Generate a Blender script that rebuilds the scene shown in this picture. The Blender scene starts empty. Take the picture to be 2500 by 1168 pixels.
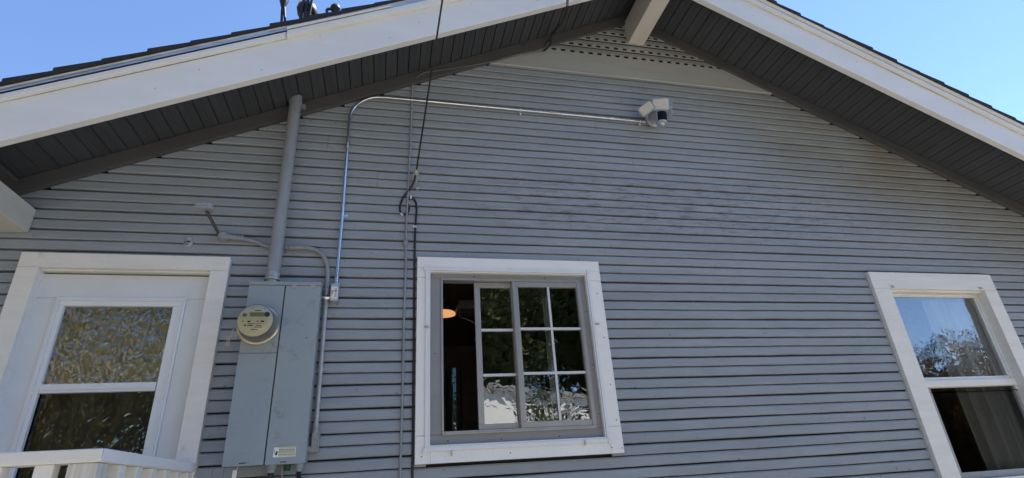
import bpy, math, random
from mathutils import Vector, Matrix
R = math.radians
random.seed(7)
sc = bpy.context.scene
C = sc.collection

# ---------------- camera ----------------
cam_d = bpy.data.cameras.new('camera'); cam = bpy.data.objects.new('camera', cam_d); C.objects.link(cam)
cam_d.sensor_width = 36.0; cam_d.lens = 18.864; cam_d.clip_start = 0.05; cam_d.clip_end = 2000
M = Matrix(((0.975075, -0.034654, -0.219151), (-0.213268, -0.418808, -0.882676), (-0.061194, 0.907413, -0.415760)))
M = M.to_4x4()
# matrix_world columns are the camera's right / up / back axes
cam.matrix_world = Matrix.Translation((0, -3.05, 0)) @ M
sc.camera = cam

# ---------------- sky, sun, exposure ----------------
SUN_AZ, SUN_EL = R(73), R(57)          # from +Y (behind the house) towards +X
w = bpy.data.worlds.new('World'); sc.world = w; w.use_nodes = True
nt = w.node_tree; nt.nodes.clear()
sky = nt.nodes.new('ShaderNodeTexSky'); sky.sky_type = 'NISHITA'; sky.sun_disc = False
sky.sun_elevation = SUN_EL; sky.sun_rotation = SUN_AZ
sky.air_density = 1.0; sky.altitude = 3000; sky.dust_density = 0.0; sky.ozone_density = 3.6
bg = nt.nodes.new('ShaderNodeBackground'); bg.inputs[1].default_value = 0.15
wo = nt.nodes.new('ShaderNodeOutputWorld')
nt.links.new(sky.outputs[0], bg.inputs[0]); nt.links.new(bg.outputs[0], wo.inputs[0])
sd = bpy.data.lights.new('sun', 'SUN'); sd.energy = 5.0; sd.angle = R(0.5); sd.color = (1, 0.95, 0.87)
sun = bpy.data.objects.new('sun', sd); C.objects.link(sun)
sdir = Vector((math.sin(SUN_AZ)*math.cos(SUN_EL), math.cos(SUN_AZ)*math.cos(SUN_EL), math.sin(SUN_EL)))
sun.rotation_euler = sdir.to_track_quat('Z', 'Y').to_euler(); sun.location = sdir*30
sc.view_settings.view_transform = 'Standard'; sc.view_settings.look = 'None'
sc.view_settings.gamma = 1; sc.view_settings.exposure = 1.25
sc.view_settings.use_curve_mapping = False

# ---------------- materials ----------------
def mat(name, col, rough=0.6, metal=0.0, var=0.12, scale=(6, 6, 6), bump=0.0, bscale=40, spec=0.5, tint=None, blotch=None):
    """procedural: base colour broken by stretched noise, optional second tint in blotches, fine bump"""
    m = bpy.data.materials.new(name); m.use_nodes = True
    n = m.node_tree.nodes; l = m.node_tree.links; b = n['Principled BSDF']
    b.inputs['Roughness'].default_value = rough; b.inputs['Metallic'].default_value = metal
    b.inputs['Specular IOR Level'].default_value = spec
    tc = n.new('ShaderNodeTexCoord'); mp = n.new('ShaderNodeMapping'); mp.inputs['Scale'].default_value = scale
    l.new(tc.outputs['Object'], mp.inputs[0])
    nz = n.new('ShaderNodeTexNoise'); nz.inputs['Scale'].default_value = 1; nz.inputs['Detail'].default_value = 8; nz.inputs['Roughness'].default_value = 0.65
    l.new(mp.outputs[0], nz.inputs[0])
    cr = n.new('ShaderNodeValToRGB')
    cr.color_ramp.elements[0].position = 0.3; cr.color_ramp.elements[1].position = 0.7
    lo = [c*(1-var) for c in col]; hi = [min(1, c*(1+var)) for c in col]
    cr.color_ramp.elements[0].color = (*lo, 1); cr.color_ramp.elements[1].color = (*hi, 1)
    l.new(nz.outputs[0], cr.inputs[0]); out = cr.outputs[0]
    if tint:
        n2 = n.new('ShaderNodeTexNoise'); n2.inputs['Scale'].default_value = (blotch or (3, .6))[0]; n2.inputs['Detail'].default_value = 10; n2.inputs['Roughness'].default_value = 0.75
        l.new(tc.outputs['Object'], n2.inputs[0])
        r2 = n.new('ShaderNodeValToRGB'); p = (blotch or (3, .6))[1]
        r2.color_ramp.elements[0].position = p; r2.color_ramp.elements[1].position = min(1, p+.12)
        l.new(n2.outputs[0], r2.inputs[0])
        mx = n.new('ShaderNodeMix'); mx.data_type = 'RGBA'
        l.new(r2.outputs[0], mx.inputs[0]); l.new(out, mx.inputs[6]); mx.inputs[7].default_value = (*tint, 1)
        out = mx.outputs[2]
    l.new(out, b.inputs['Base Color'])
    if bump:
        n3 = n.new('ShaderNodeTexNoise'); n3.inputs['Scale'].default_value = bscale; n3.inputs['Detail'].default_value = 6
        l.new(tc.outputs['Object'], n3.inputs[0])
        bp = n.new('ShaderNodeBump'); bp.inputs['Strength'].default_value = bump; bp.inputs['Distance'].default_value = 0.004
        l.new(n3.outputs[0], bp.inputs['Height']); l.new(bp.outputs[0], b.inputs['Normal'])
    return m

def siding_mat():
    m = bpy.data.materials.new('siding_paint'); m.use_nodes = True
    n = m.node_tree.nodes; l = m.node_tree.links; b = n['Principled BSDF']
    b.inputs['Roughness'].default_value = 0.5; b.inputs['Specular IOR Level'].default_value = 0.45
    tc = n.new('ShaderNodeTexCoord')
    def noise(sx, sy, sz, det=8, rough=.65, dist=0):
        mp = n.new('ShaderNodeMapping'); mp.inputs['Scale'].default_value = (sx, sy, sz); l.new(tc.outputs['Object'], mp.inputs[0])
        z = n.new('ShaderNodeTexNoise'); z.inputs['Scale'].default_value = 1; z.inputs['Detail'].default_value = det
        z.inputs['Roughness'].default_value = rough; z.inputs['Distortion'].default_value = dist
        l.new(mp.outputs[0], z.inputs[0]); return z.outputs[0]
    def ramp(s, a, bb, ca=(0, 0, 0, 1), cb=(1, 1, 1, 1)):
        r = n.new('ShaderNodeValToRGB'); r.color_ramp.elements[0].position = a; r.color_ramp.elements[1].position = bb
        r.color_ramp.elements[0].color = ca; r.color_ramp.elements[1].color = cb; l.new(s, r.inputs[0]); return r.outputs[0]
    def math_(op, a, bb):
        k = n.new('ShaderNodeMath'); k.operation = op; k.use_clamp = True
        for i, v in enumerate((a, bb)):
            if isinstance(v, (int, float)): k.inputs[i].default_value = v
            else: l.new(v, k.inputs[i])
        return k.outputs[0]
    def mix(f, a, colr):
        x = n.new('ShaderNodeMix'); x.data_type = 'RGBA'; l.new(f, x.inputs[0]); l.new(a, x.inputs[6]); x.inputs[7].default_value = colr; return x.outputs[2]
    base = ramp(noise(1.2, 1, 9), .3, .72, (.265, .300, .335, 1), (.36, .395, .43, 1))
    # a slightly different grey on every board
    sep = n.new('ShaderNodeSeparateXYZ'); l.new(tc.outputs['Object'], sep.inputs[0])
    brd = math_('MULTIPLY', sep.outputs[2], 1.0)
    fl = n.new('ShaderNodeMath'); fl.operation = 'SNAP'; l.new(sep.outputs[2], fl.inputs[0]); fl.inputs[1].default_value = 0.1225
    wn = n.new('ShaderNodeTexWhiteNoise'); wn.noise_dimensions = '1D'; l.new(fl.outputs[0], wn.inputs['W'])
    f1 = math_('MULTIPLY', wn.outputs[0], .18)
    c = mix(f1, base, (.21, .23, .255, 1))
    # scuffed, chalky and mildewed streaks half way up the wall
    def band(src, lo, hi, soft):
        up = n.new('ShaderNodeMapRange'); up.inputs[1].default_value = lo; up.inputs[2].default_value = lo+soft; l.new(src, up.inputs[0])
        dn = n.new('ShaderNodeMapRange'); dn.inputs[1].default_value = hi-soft; dn.inputs[2].default_value = hi; dn.inputs[3].default_value = 1; dn.inputs[4].default_value = 0; l.new(src, dn.inputs[0])
        return math_('MULTIPLY', up.outputs[0], dn.outputs[0])
    zone = math_('MULTIPLY', band(sep.outputs[2], 1.4, 2.05, .2), band(sep.outputs[0], .15, 4.0, .8))
    st = ramp(noise(6.5, 1, 42, 10, .78, .3), .50, .60)
    c = mix(math_('MULTIPLY', math_('MULTIPLY', st, zone), .8), c, (.155, .165, .170, 1))
    st1 = ramp(noise(5, 1, 30, 10, .7, .2), .58, .68)
    c = mix(math_('MULTIPLY', math_('MULTIPLY', st1, zone), .6), c, (.45, .48, .52, 1))
    # scattered scuffs and dirt specks over the rest
    st2 = ramp(noise(4, 1, 16, 10, .75, .3), .63, .72)
    c = mix(math_('MULTIPLY', st2, .35), c, (.16, .165, .17, 1))
    mo = ramp(noise(7, 1, 26, 9, .7, .2), .38, .66)
    c = mix(math_('MULTIPLY', mo, .22), c, (.20, .215, .225, 1))
    sp = ramp(noise(38, 30, 38, 3, .5), .71, .745)
    c = mix(math_('MULTIPLY', sp, .6), c, (.07, .068, .066, 1))
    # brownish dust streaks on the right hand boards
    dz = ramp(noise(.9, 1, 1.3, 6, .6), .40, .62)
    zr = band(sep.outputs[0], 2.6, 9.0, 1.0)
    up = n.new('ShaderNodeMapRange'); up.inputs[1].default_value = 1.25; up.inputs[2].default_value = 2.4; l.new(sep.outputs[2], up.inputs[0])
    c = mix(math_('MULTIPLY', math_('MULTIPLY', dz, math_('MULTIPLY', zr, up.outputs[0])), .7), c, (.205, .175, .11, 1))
    l.new(c, b.inputs['Base Color'])
    bp = n.new('ShaderNodeBump'); bp.inputs['Strength'].default_value = .5; bp.inputs['Distance'].default_value = .004
    l.new(noise(9, 9, 90, 8, .7), bp.inputs['Height']); l.new(bp.outputs[0], b.inputs['Normal'])
    return m

def glass_mat(name, wav=0.0, wscale=6, ior=1.9, tint=(1, 1, 1), gain=1.0, screen=0.0):
    m = bpy.data.materials.new(name); m.use_nodes = True
    n = m.node_tree.nodes; l = m.node_tree.links; n.clear()
    o = n.new('ShaderNodeOutputMaterial'); mx = n.new('ShaderNodeMixShader')
    t = n.new('ShaderNodeBsdfTransparent'); t.inputs[0].default_value = (*tint, 1)
    g = n.new('ShaderNodeBsdfGlossy'); g.inputs['Roughness'].default_value = 0.0; g.inputs[0].default_value = (gain, gain, gain, 1)
    fr = n.new('ShaderNodeFresnel'); fr.inputs[0].default_value = ior
    l.new(fr.outputs[0], mx.inputs[0]); l.new(t.outputs[0], mx.inputs[1]); l.new(g.outputs[0], mx.inputs[2])
    if wav:
        tc = n.new('ShaderNodeTexCoord'); z = n.new('ShaderNodeTexNoise'); z.inputs['Scale'].default_value = wscale; z.inputs['Detail'].default_value = 2.5
        z.inputs['Distortion'].default_value = 1.2
        bp = n.new('ShaderNodeBump'); bp.inputs['Strength'].default_value = wav; bp.inputs['Distance'].default_value = .02
        l.new(tc.outputs['Object'], z.inputs[0]); l.new(z.outputs[0], bp.inputs['Height']); l.new(bp.outputs[0], g.inputs['Normal'])
    l.new(mx.outputs[0], o.inputs[0]); return m

def emit_mat(name, col, s):
    m = bpy.data.materials.new(name); m.use_nodes = True; b = m.node_tree.nodes['Principled BSDF']
    b.inputs['Base Color'].default_value = (*col, 1); b.inputs['Emission Color'].default_value = (*col, 1); b.inputs['Emission Strength'].default_value = s
    return m

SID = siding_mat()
WHITE = mat('white_trim_paint', (.78, .77, .73), .5, var=.07, scale=(2, 2, 14), bump=.4, bscale=60, tint=(.55, .52, .45), blotch=(6, .64))
BARGE = mat('white_bargeboard_paint', (.76, .775, .775), .5, var=.05, scale=(1.5, 3, 5), bump=.3, bscale=50, tint=(.56, .53, .46), blotch=(5, .68))
CASE2 = mat('grey_white_casing_paint', (.83, .84, .83), .5, var=.05, scale=(3, 3, 3), bump=.4, bscale=60, tint=(.50, .48, .44), blotch=(9, .66))
VINYL = mat('white_vinyl', (.76, .79, .81), .35, var=.03)
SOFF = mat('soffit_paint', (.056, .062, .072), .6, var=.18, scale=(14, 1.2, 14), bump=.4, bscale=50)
RAFT = mat('rafter_paint', (.084, .084, .088), .6, var=.12, scale=(2, 8, 8), bump=.4, bscale=40)
TRIMG = mat('grey_trim_paint', (.36, .375, .37), .5, var=.08, scale=(2, 4, 12), bump=.3, bscale=50)
FRAMEG = mat('grey_window_frame_paint', (.26, .258, .262), .5, var=.08, scale=(5, 5, 5), bump=.2, bscale=70)
ALU = mat('aluminium_sash', (.36, .355, .35), .4, .35, var=.08, scale=(9, 9, 3))
MUNT = mat('pale_muntin', (.62, .64, .66), .4, var=.04)
BEAM = mat('cream_beam_paint', (.60, .585, .54), .6, var=.09, scale=(6, 2, 6), bump=.6, bscale=90, tint=(.36, .34, .30), blotch=(9, .68))
SHING = mat('asphalt_shingle', (.030, .030, .034), .95, var=.4, scale=(60, 60, 60), bump=.8, bscale=150)
DRIP = mat('galvanised_drip_edge', (.62, .66, .72), .3, .85, var=.15, scale=(3, 3, 20))
CAB = mat('grey_cabinet_enamel', (.29, .345, .375), .42, var=.05, scale=(4, 4, 4), bump=.1, bscale=120, tint=(.22, .25, .265), blotch=(9, .56))
CABD = mat('dark_gap', (.02, .02, .022), .8)
PIPEG = mat('grey_painted_pipe', (.27, .29, .32), .5, var=.12, scale=(18, 18, 6), bump=.4, bscale=90, tint=(.19, .185, .18), blotch=(16, .62))
GALV = mat('bright_galvanised', (.70, .72, .75), .14, .95, var=.1, scale=(20, 20, 4))
GALVO = mat('dull_galvanised', (.46, .46, .455), .42, .6, var=.15, scale=(25, 25, 25), bump=.2, bscale=120)
CLIPM = mat('zinc_clip', (.75, .74, .68), .3, .5)
BLK = mat('black_cable_rubber', (.012, .012, .014), .45)
BRASS = mat('steel_meter_ring', (.66, .60, .46), .25, .85, var=.12)
FACE = mat('cream_meter_face', (.62, .61, .43), .5, var=.04)
LABELW = mat('label_paper', (.80, .80, .75), .5, var=.05, scale=(40, 40, 40))
LABELY = mat('label_yellow', (.60, .58, .28), .5, var=.05)
INK = mat('black_ink', (.015, .015, .017), .5)
INKG = mat('grey_ink', (.16, .16, .15), .5)
RED = mat('red_ink', (.62, .10, .07), .5)
LCD = mat('meter_display_green', (.22, .27, .17), .3, var=.05)
SMOKE = mat('meter_cover_band', (.17, .165, .165), .3, .2, var=.25, scale=(20, 20, 20))
PLW = mat('white_plastic', (.46, .49, .54), .25, .35, var=.04)
LENS = mat('floodlight_diffuser', (.60, .59, .53), .15, var=.12, scale=(30, 30, 6))
LENSB = mat('black_gloss_plastic', (.006, .006, .006), .45, spec=.15)
PINK = mat('faded_pink_tag', (.52, .36, .30), .6)
GREENP = mat('green_plastic', (.006, .05, .022), .5)
ROOM = mat('dim_room_paint', (.42, .34, .28), .8)
ROOMD = mat('dark_room_paint', (.035, .035, .035), .9)
CURT = mat('sheer_curtain_cloth', (.80, .82, .80), .9, var=.1, scale=(30, 30, 3))
GL_D = glass_mat('wavy_door_glass', .34, 24, 3.6)
GL_D2 = glass_mat('lower_door_glass', .25, 9, 1.7, (.26, .27, .27))
GL_W = glass_mat('window_glass', .03, 9, 3.1)
GL_R = glass_mat('right_window_glass', .05, 8, 2.8)
GL_S = glass_mat('screened_glass', .06, 7, 1.6, (.42, .43, .44), .7)
GL_M = glass_mat('meter_glass', 0, 1, 1.45)
LAMPE = emit_mat('lit_lamp_glass', (1.0, .50, .20), .32)

# ---------------- mesh helpers ----------------
class MB:
    def __init__(s): s.v = []; s.f = []; s.m = []
    def add(s, vs, fs, mi=0):
        o = len(s.v); s.v += [tuple(p) for p in vs]; s.f += [tuple(i+o for i in f) for f in fs]; s.m += [mi]*len(fs); return s
    def box(s, x0, x1, y0, y1, z0, z1, mi=0):
        return s.add([(x0, y0, z0), (x1, y0, z0), (x1, y1, z0), (x0, y1, z0), (x0, y0, z1), (x1, y0, z1), (x1, y1, z1), (x0, y1, z1)],
                     [(0, 3, 2, 1), (4, 5, 6, 7), (0, 1, 5, 4), (1, 2, 6, 5), (2, 3, 7, 6), (3, 0, 4, 7)], mi)
    def hexa(s, a, b, mi=0):
        """two quads a, b (lists of 4 points) joined"""
        return s.add(a+b, [(0, 1, 2, 3), (7, 6, 5, 4), (0, 4, 5, 1), (1, 5, 6, 2), (2, 6, 7, 3), (3, 7, 4, 0)], mi)
    def prism(s, poly, y0, y1, mi=0):
        """poly in xz, extruded along y"""
        n = len(poly); vs = [(x, y0, z) for x, z in poly]+[(x, y1, z) for x, z in poly]
        return s.add(vs, [tuple(range(n)), tuple(range(2*n-1, n-1, -1))]+[(i, i+n, (i+1) % n+n, (i+1) % n) for i in range(n)], mi)
    def tube(s, pts, r, seg=12, mi=0, cap=True):
        pts = [Vector(p) for p in pts]; n = len(pts)
        rr = r if isinstance(r, (list, tuple)) else [r]*n
        t0 = (pts[1]-pts[0]).normalized(); up = Vector((0, 0, 1)) if abs(t0.z) < .9 else Vector((1, 0, 0))
        u = t0.cross(up).normalized(); vs = []
        for i, p in enumerate(pts):
            if i == 0: t = t0
            elif i == n-1: t = (pts[-1]-pts[-2]).normalized()
            else: t = ((pts[i+1]-p).normalized()+(p-pts[i-1]).normalized()).normalized()
            u = (u-t*u.dot(t)).normalized(); v = t.cross(u)
            for k in range(seg):
                a = 2*math.pi*k/seg; vs.append(p+(u*math.cos(a)+v*math.sin(a))*rr[i])
        fs = [(i*seg+k, i*seg+(k+1) % seg, (i+1)*seg+(k+1) % seg, (i+1)*seg+k) for i in range(n-1) for k in range(seg)]
        if cap: fs += [tuple(range(seg-1, -1, -1)), tuple((n-1)*seg+k for k in range(seg))]
        return s.add(vs, fs, mi)
    def lathe(s, c, axis, prof, seg=32, mi=0):
        """prof: list of (dist along axis, radius)"""
        ax = Vector(axis).normalized(); c = Vector(c)
        return s.tube_prof(c, ax, prof, seg, mi)
    def tube_prof(s, c, ax, prof, seg, mi):
        up = Vector((0, 0, 1)) if abs(ax.z) < .9 else Vector((1, 0, 0)); u = ax.cross(up).normalized(); v = ax.cross(u)
        vs = []
        for d, r in prof:
            for k in range(seg):
                a = 2*math.pi*k/seg; vs.append(c+ax*d+(u*math.cos(a)+v*math.sin(a))*max(r, 1e-5))
        n = len(prof)
        fs = [(i*seg+k, i*seg+(k+1) % seg, (i+1)*seg+(k+1) % seg, (i+1)*seg+k) for i in range(n-1) for k in range(seg)]
        fs += [tuple(range(seg-1, -1, -1)), tuple((n-1)*seg+k for k in range(seg))]
        return s.add(vs, fs, mi)
    def build(s, name, mats, parent=None, bevel=0, smooth=False, loc=None):
        me = bpy.data.meshes.new(name); me.from_pydata(s.v, [], s.f)
        mats = mats if isinstance(mats, (list, tuple)) else [mats]
        for m in mats: me.materials.append(m)
        me.polygons.foreach_set('material_index', s.m); me.update()
        import bmesh
        b = bmesh.new(); b.from_mesh(me); bmesh.ops.recalc_face_normals(b, faces=b.faces); b.to_mesh(me); b.free()
        if smooth:
            me.polygons.foreach_set('use_smooth', [True]*len(me.polygons))
            try: me.set_sharp_from_angle(angle=R(38))
            except Exception: pass
        o = bpy.data.objects.new(name, me); C.objects.link(o)
        if parent:
            o.parent = parent
            o.matrix_parent_inverse = Matrix.Translation(-world_loc(parent))
        if bevel:
            bv = o.modifiers.new('bevel', 'BEVEL'); bv.width = bevel; bv.segments = 2; bv.limit_method = 'ANGLE'; bv.angle_limit = R(40)
        return o
LOC = {}
def world_loc(o): return LOC.get(o.name, Vector((0, 0, 0)))
def tag(o, label=None, cat=None, group=None, kind=None):
    if label: o['label'] = label
    if cat: o['category'] = cat
    if group: o['group'] = group
    if kind: o['kind'] = kind
    return o
def thing(name, loc, label, cat, group=None):
    o = bpy.data.objects.new(name, None); C.objects.link(o); o.location = loc; o.empty_display_size = .1
    LOC[o.name] = Vector(loc); return tag(o, label, cat, group)
def smooth_path(pts, k=6):
    P = [Vector(p) for p in pts]; P = [P[0]*2-P[1]]+P+[P[-1]*2-P[-2]]; out = []
    for i in range(1, len(P)-2):
        a, b, c, d = P[i-1:i+3]
        for j in range(k):
            t = j/k
            out.append(.5*((2*b)+(c-a)*t+(2*a-5*b+4*c-d)*t*t+(3*b-a-3*c+d)*t**3))
    out.append(P[-2]); return out
def screw(mb, x, y, z, r=.004, mi=0): mb.lathe((x, y, z), (0, -1, 0), [(-.002, r), (.001, r), (.002, r*.6)], 10, mi)

# ================= SETTING =================
GZ = -1.62
m = MB(); m.add([(-400, -400, GZ), (400, -400, GZ), (400, 400, GZ), (-400, 400, GZ)], [(0, 1, 2, 3)])
g = m.build('ground', mat('dry_soil_and_grass', (.17, .14, .10), .95, var=.3, scale=(.8, .8, .8), bump=.6, bscale=8, tint=(.14, .16, .06), blotch=(.25, .55))); tag(g, kind='structure')
m = MB(); m.add([(-5, -9.5, GZ+.004), (14, -9.5, GZ+.004), (14, -.3, GZ+.004), (-5, -.3, GZ+.004)], [(0, 1, 2, 3)])
tag(m.build('driveway', mat('concrete_paving', (.26, .23, .185), .9, var=.15, scale=(1, 1, 1), bump=.3, bscale=30)), kind='structure')

# ================= HOUSE =================
AX, SL = 1.885, .487                       # ridge position, roof slope
def low(x, apex): return apex-SL*abs(x-AX)
BX0, BX1 = -3.1, 6.9
house = thing('house', (AX, 2.5, GZ), 'grey gabled house wall of narrow lap siding with white bargeboards and dark eaves', 'house')

# holes in the wall (x0, x1, z0, z1)
HOLES = [(-1.80, -.93, -.90, 1.19), (.215, 1.25, .17, 1.22), (3.50, 4.50, -.20, 1.20)]
# --- siding ---
sd_ = MB()
LO = [(.018, .0010), (-.0075, .0008), (-.0115, .0028), (-.0135, .0065), (-.0108, .048), (-.0074, .0528), (-.0045, .0560), (-.0036, .0570), (.008, .0572)]
UP = [(.006, .0618), (-.0085, .0616), (-.0115, .0632), (-.0130, .0660), (-.0100, .108), (-.0062, .1120), (-.0015, .1142), (-.0004, .1154), (.016, .1156)]
def wob(x, k): return .0007*math.sin(x*2.1+k*1.7)+.0005*math.sin(x*5.3+k*2.9)+.0004*math.sin(x*13+k*.7)
def strip(prof, x0, x1, zb, k, dy):
    n = max(1, int((x1-x0)/.05)); vs = []
    for i in range(n+1):
        x = x0+(x1-x0)*i/n; dz = wob(x, k); d2 = wob(x+50, k*3)*1.2; ch = rs.gauss(0, .00035)
        for (y, dzp) in prof: vs.append((x, y+dy+(d2 if y < 0 else 0), zb+dzp+dz+(ch if (.060 < dzp < .0640 or dzp < .003) else 0)))
    q = len(prof)
    fs = [(i*q+j, (i+1)*q+j, (i+1)*q+j+1, i*q+j+1) for i in range(n) for j in range(q-1)]
    fs += [tuple(range(q)), tuple(n*q+j for j in range(q-1, -1, -1))]
    sd_.add(vs, fs)
rs = random.Random(11)
KJ = {11: [3.02], 8: [2.62], 9: [-.42, 1.7], 10: [3.55], 12: [1.45], 13: [.55], 5: [1.16, 2.3], 6: [1.75], 14: [2.2], 7: [-.10], 4: [2.9]}
for n_ in range(-17, 19):
    zb = .908+.1225*n_
    if zb > 2.90 or zb < -1.25: continue
    zt = zb+.1225
    xl = AX-(3.465-zb)/SL+.009; xr = AX+(3.465-zb)/SL-.009
    xl = max(xl, -2.9); xr = min(xr, 6.6)
    joints = KJ.get(n_, [rs.uniform(xl, xr) for _ in range(2)])
    cuts = [xl]+sorted(j for j in joints if xl+.3 < j < xr-.3)+[xr]
    for a, b in zip(cuts, cuts[1:]):
        dy = rs.uniform(-.0012, .0012); tz = rs.uniform(-.0006, .0006)
        a2, b2 = a+(.0008 if a != xl else 0), b-(.0008 if b != xr else 0)
        for prof, z0, z1 in ((LO, zb, zb+.0612), (UP, zb+.0612, zt)):
            segs = [(a2, b2)]
            for hx0, hx1, hz0, hz1 in HOLES:
                if z1 > hz0 and z0 < hz1:
                    ns = []
                    for s0, s1 in segs:
                        if hx1 <= s0 or hx0 >= s1: ns.append((s0, s1)); continue
                        if hx0 > s0: ns.append((s0, hx0))
                        if hx1 < s1: ns.append((hx1, s1))
                    segs = ns
            for s0, s1 in segs:
                if s1-s0 > .01: strip(prof, s0, s1, zb+tz, n_*1.0, dy)
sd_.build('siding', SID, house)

# --- sheathing behind the siding, with the openings ---
m = MB()
xs = sorted({-2.92, 6.62, *[h[0] for h in HOLES], *[h[1] for h in HOLES]})
for a, b in zip(xs, xs[1:]):
    hh = [h for h in HOLES if h[0] <= a+1e-6 and h[1] >= b-1e-6]
    spans = [(-1.30, hh[0][2]), (hh[0][3], 1.21)] if hh else [(-1.30, 1.21)]
    for z0, z1 in spans:
        if z1-z0 > .01: m.box(a, b, .020, .10, z0, z1)
m.prism([(-2.92, 1.21), (6.62, 1.21), (6.20, low(6.20, 3.60)), (AX, 3.60), (-2.43, low(-2.43, 3.60))], .020, .10)
m.build('sheathing', CABD, house)
m = MB(); m.box(-2.95, 6.65, -.03, .12, GZ, -1.25); m.build('foundation', mat('painted_concrete', (.30, .30, .30), .9, bump=.5), house)
# rooms behind the windows
m = MB()
for (a, b) in ((-2.85, -.75), (-.65, 2.95), (3.05, 6.5)):
    z0, z1 = -.92, 1.62; y0, y1 = .11, 3.6; t = .03
    m.box(a, b, y1, y1+t, z0, z1); m.box(a-t, a, y0, y1, z0, z1); m.box(b, b+t, y0, y1, z0, z1)
    m.box(a, b, y0, y1, z0-t, z0); m.box(a, b, y0, y1, z1, z1+t)
m.build('interior_wall', ROOM, house)
# side and back walls, so that the house is a house
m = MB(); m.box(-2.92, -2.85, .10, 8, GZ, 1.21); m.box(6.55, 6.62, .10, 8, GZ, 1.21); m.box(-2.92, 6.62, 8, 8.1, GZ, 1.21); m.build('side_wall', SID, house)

# --- rake rafters against the wall ---
for sgn in (-1, 1):
    m = MB()
    def P(x, dz): return (x, 3.465+dz-SL*abs(x-AX))
    xe = -3.05 if sgn < 0 else 6.85
    m.prism([P(AX, -.004), P(AX, .093), P(xe, .093), P(xe, -.004)], -.045, -.0135)
    m.build('rafter', RAFT, house, bevel=.002)
# --- soffit boards running out to the bargeboards ---
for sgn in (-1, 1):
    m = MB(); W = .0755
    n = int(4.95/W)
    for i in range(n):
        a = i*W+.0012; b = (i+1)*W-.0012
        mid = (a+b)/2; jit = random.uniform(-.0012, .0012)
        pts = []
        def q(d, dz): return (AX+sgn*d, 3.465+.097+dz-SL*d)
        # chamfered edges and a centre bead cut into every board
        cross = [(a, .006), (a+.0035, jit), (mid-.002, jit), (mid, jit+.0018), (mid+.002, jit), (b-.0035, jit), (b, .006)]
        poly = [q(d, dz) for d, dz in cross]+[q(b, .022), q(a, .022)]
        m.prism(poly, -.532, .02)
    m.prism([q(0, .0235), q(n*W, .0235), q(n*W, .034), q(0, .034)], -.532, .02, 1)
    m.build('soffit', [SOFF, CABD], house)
# --- bargeboards ---
APB = 3.346
for sgn in (-1, 1):
    def P(x, dz): return (x, APB+dz-SL*abs(x-AX))
    xe = BX0 if sgn < 0 else BX1
    m = MB(); m.prism([P(AX, 0), P(AX, .262), P(xe, .262), P(xe, 0)], -.572, -.530)
    o = m.build('bargeboard', BARGE, house, bevel=.003)
    # moulding strip on its top edge, butt jointed
    spans = [(AX, -.615), (-.620, xe)] if sgn < 0 else [(AX, 5.02), (5.024, xe)]
    m = MB()
    for i, (xa, xb) in enumerate(spans):
        dd = .004 if (sgn < 0 and i == 0) else 0
        y = -.596-dd*1.5
        m.prism([P(xa, .240-dd), P(xa, .272+dd), P(xb, .272+dd), P(xb, .240-dd)], y, -.5725)
        if sgn > 0: m.prism([P(xa, .280), P(xa, .300), P(xb, .300), P(xb, .280)], -.604, -.575)
    m.build('rake_moulding', BARGE, house, bevel=.002)
    m = MB(); vs = []; rc = random.Random(31+sgn); K = 150; wv = 0
    for i in range(K+1):
        x = AX+(xe-AX)*i/K; wv = max(.0002, min(.0026, wv+rc.gauss(0, .0007))); p1 = P(x, .2385-wv+rc.gauss(0, .0004)); p2 = P(x, .2392)
        vs += [(p1[0], -.5732, p1[1]), (p2[0], -.5732, p2[1])]
    m.add(vs, [(2*i, 2*i+2, 2*i+3, 2*i+1) for i in range(K)]); m.build('caulk_crack', CABD, house)
    if sgn < 0:
        m = MB(); m.prism([P(-.615, .277), P(-.615, .296), P(-.05, .290), P(-.05, .277)], -.612, -.606); m.build('moulding_cap', BARGE, house, bevel=.0015)
    m = MB(); yy = -.603
    m.prism([P(AX, .277), P(AX, .302), P(xe, .302), P(xe, .277)], yy, yy+.0015 if sgn < 0 else -.6025)
    m.prism([P(AX, .3025), P(AX, .3045), P(xe, .3045), P(xe, .3025)], yy-.006, -.50)
    m.build('drip_edge', DRIP if sgn < 0 else BARGE, house)
# --- roof: decking and shingle courses with their butt steps ---
for sgn in (-1, 1):
    m = MB(); W = .185; n = 27; r2 = random.Random(3+sgn)
    def q(d, dz): return (AX+sgn*d, APB+dz-SL*d)
    for i in range(n):
        a = i*W; b = a+W; yo = -.612-r2.uniform(0, .012)
        t = .012+r2.uniform(-.003, .004)
        m.prism([q(a-.02 if i else 0, .308), q(b, .305), q(b, .305+.022+t), q(a-.02 if i else 0, .305+.012+t*.4)], yo, 8.2)
    # each course is lapped by the one above it: hexagonal ridge cap strips on top
    m.build('roof_shingles', SHING, house)
m = MB()
for i in range(45):
    y = -.63+i*.195
    m.prism([(AX-.16, APB+.262), (AX-.16, APB+.275), (AX, APB+.352), (AX+.16, APB+.275), (AX+.16, APB+.262), (AX, APB+.338)], y, y+.19)
m.build('ridge_cap', SHING, house)

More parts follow.
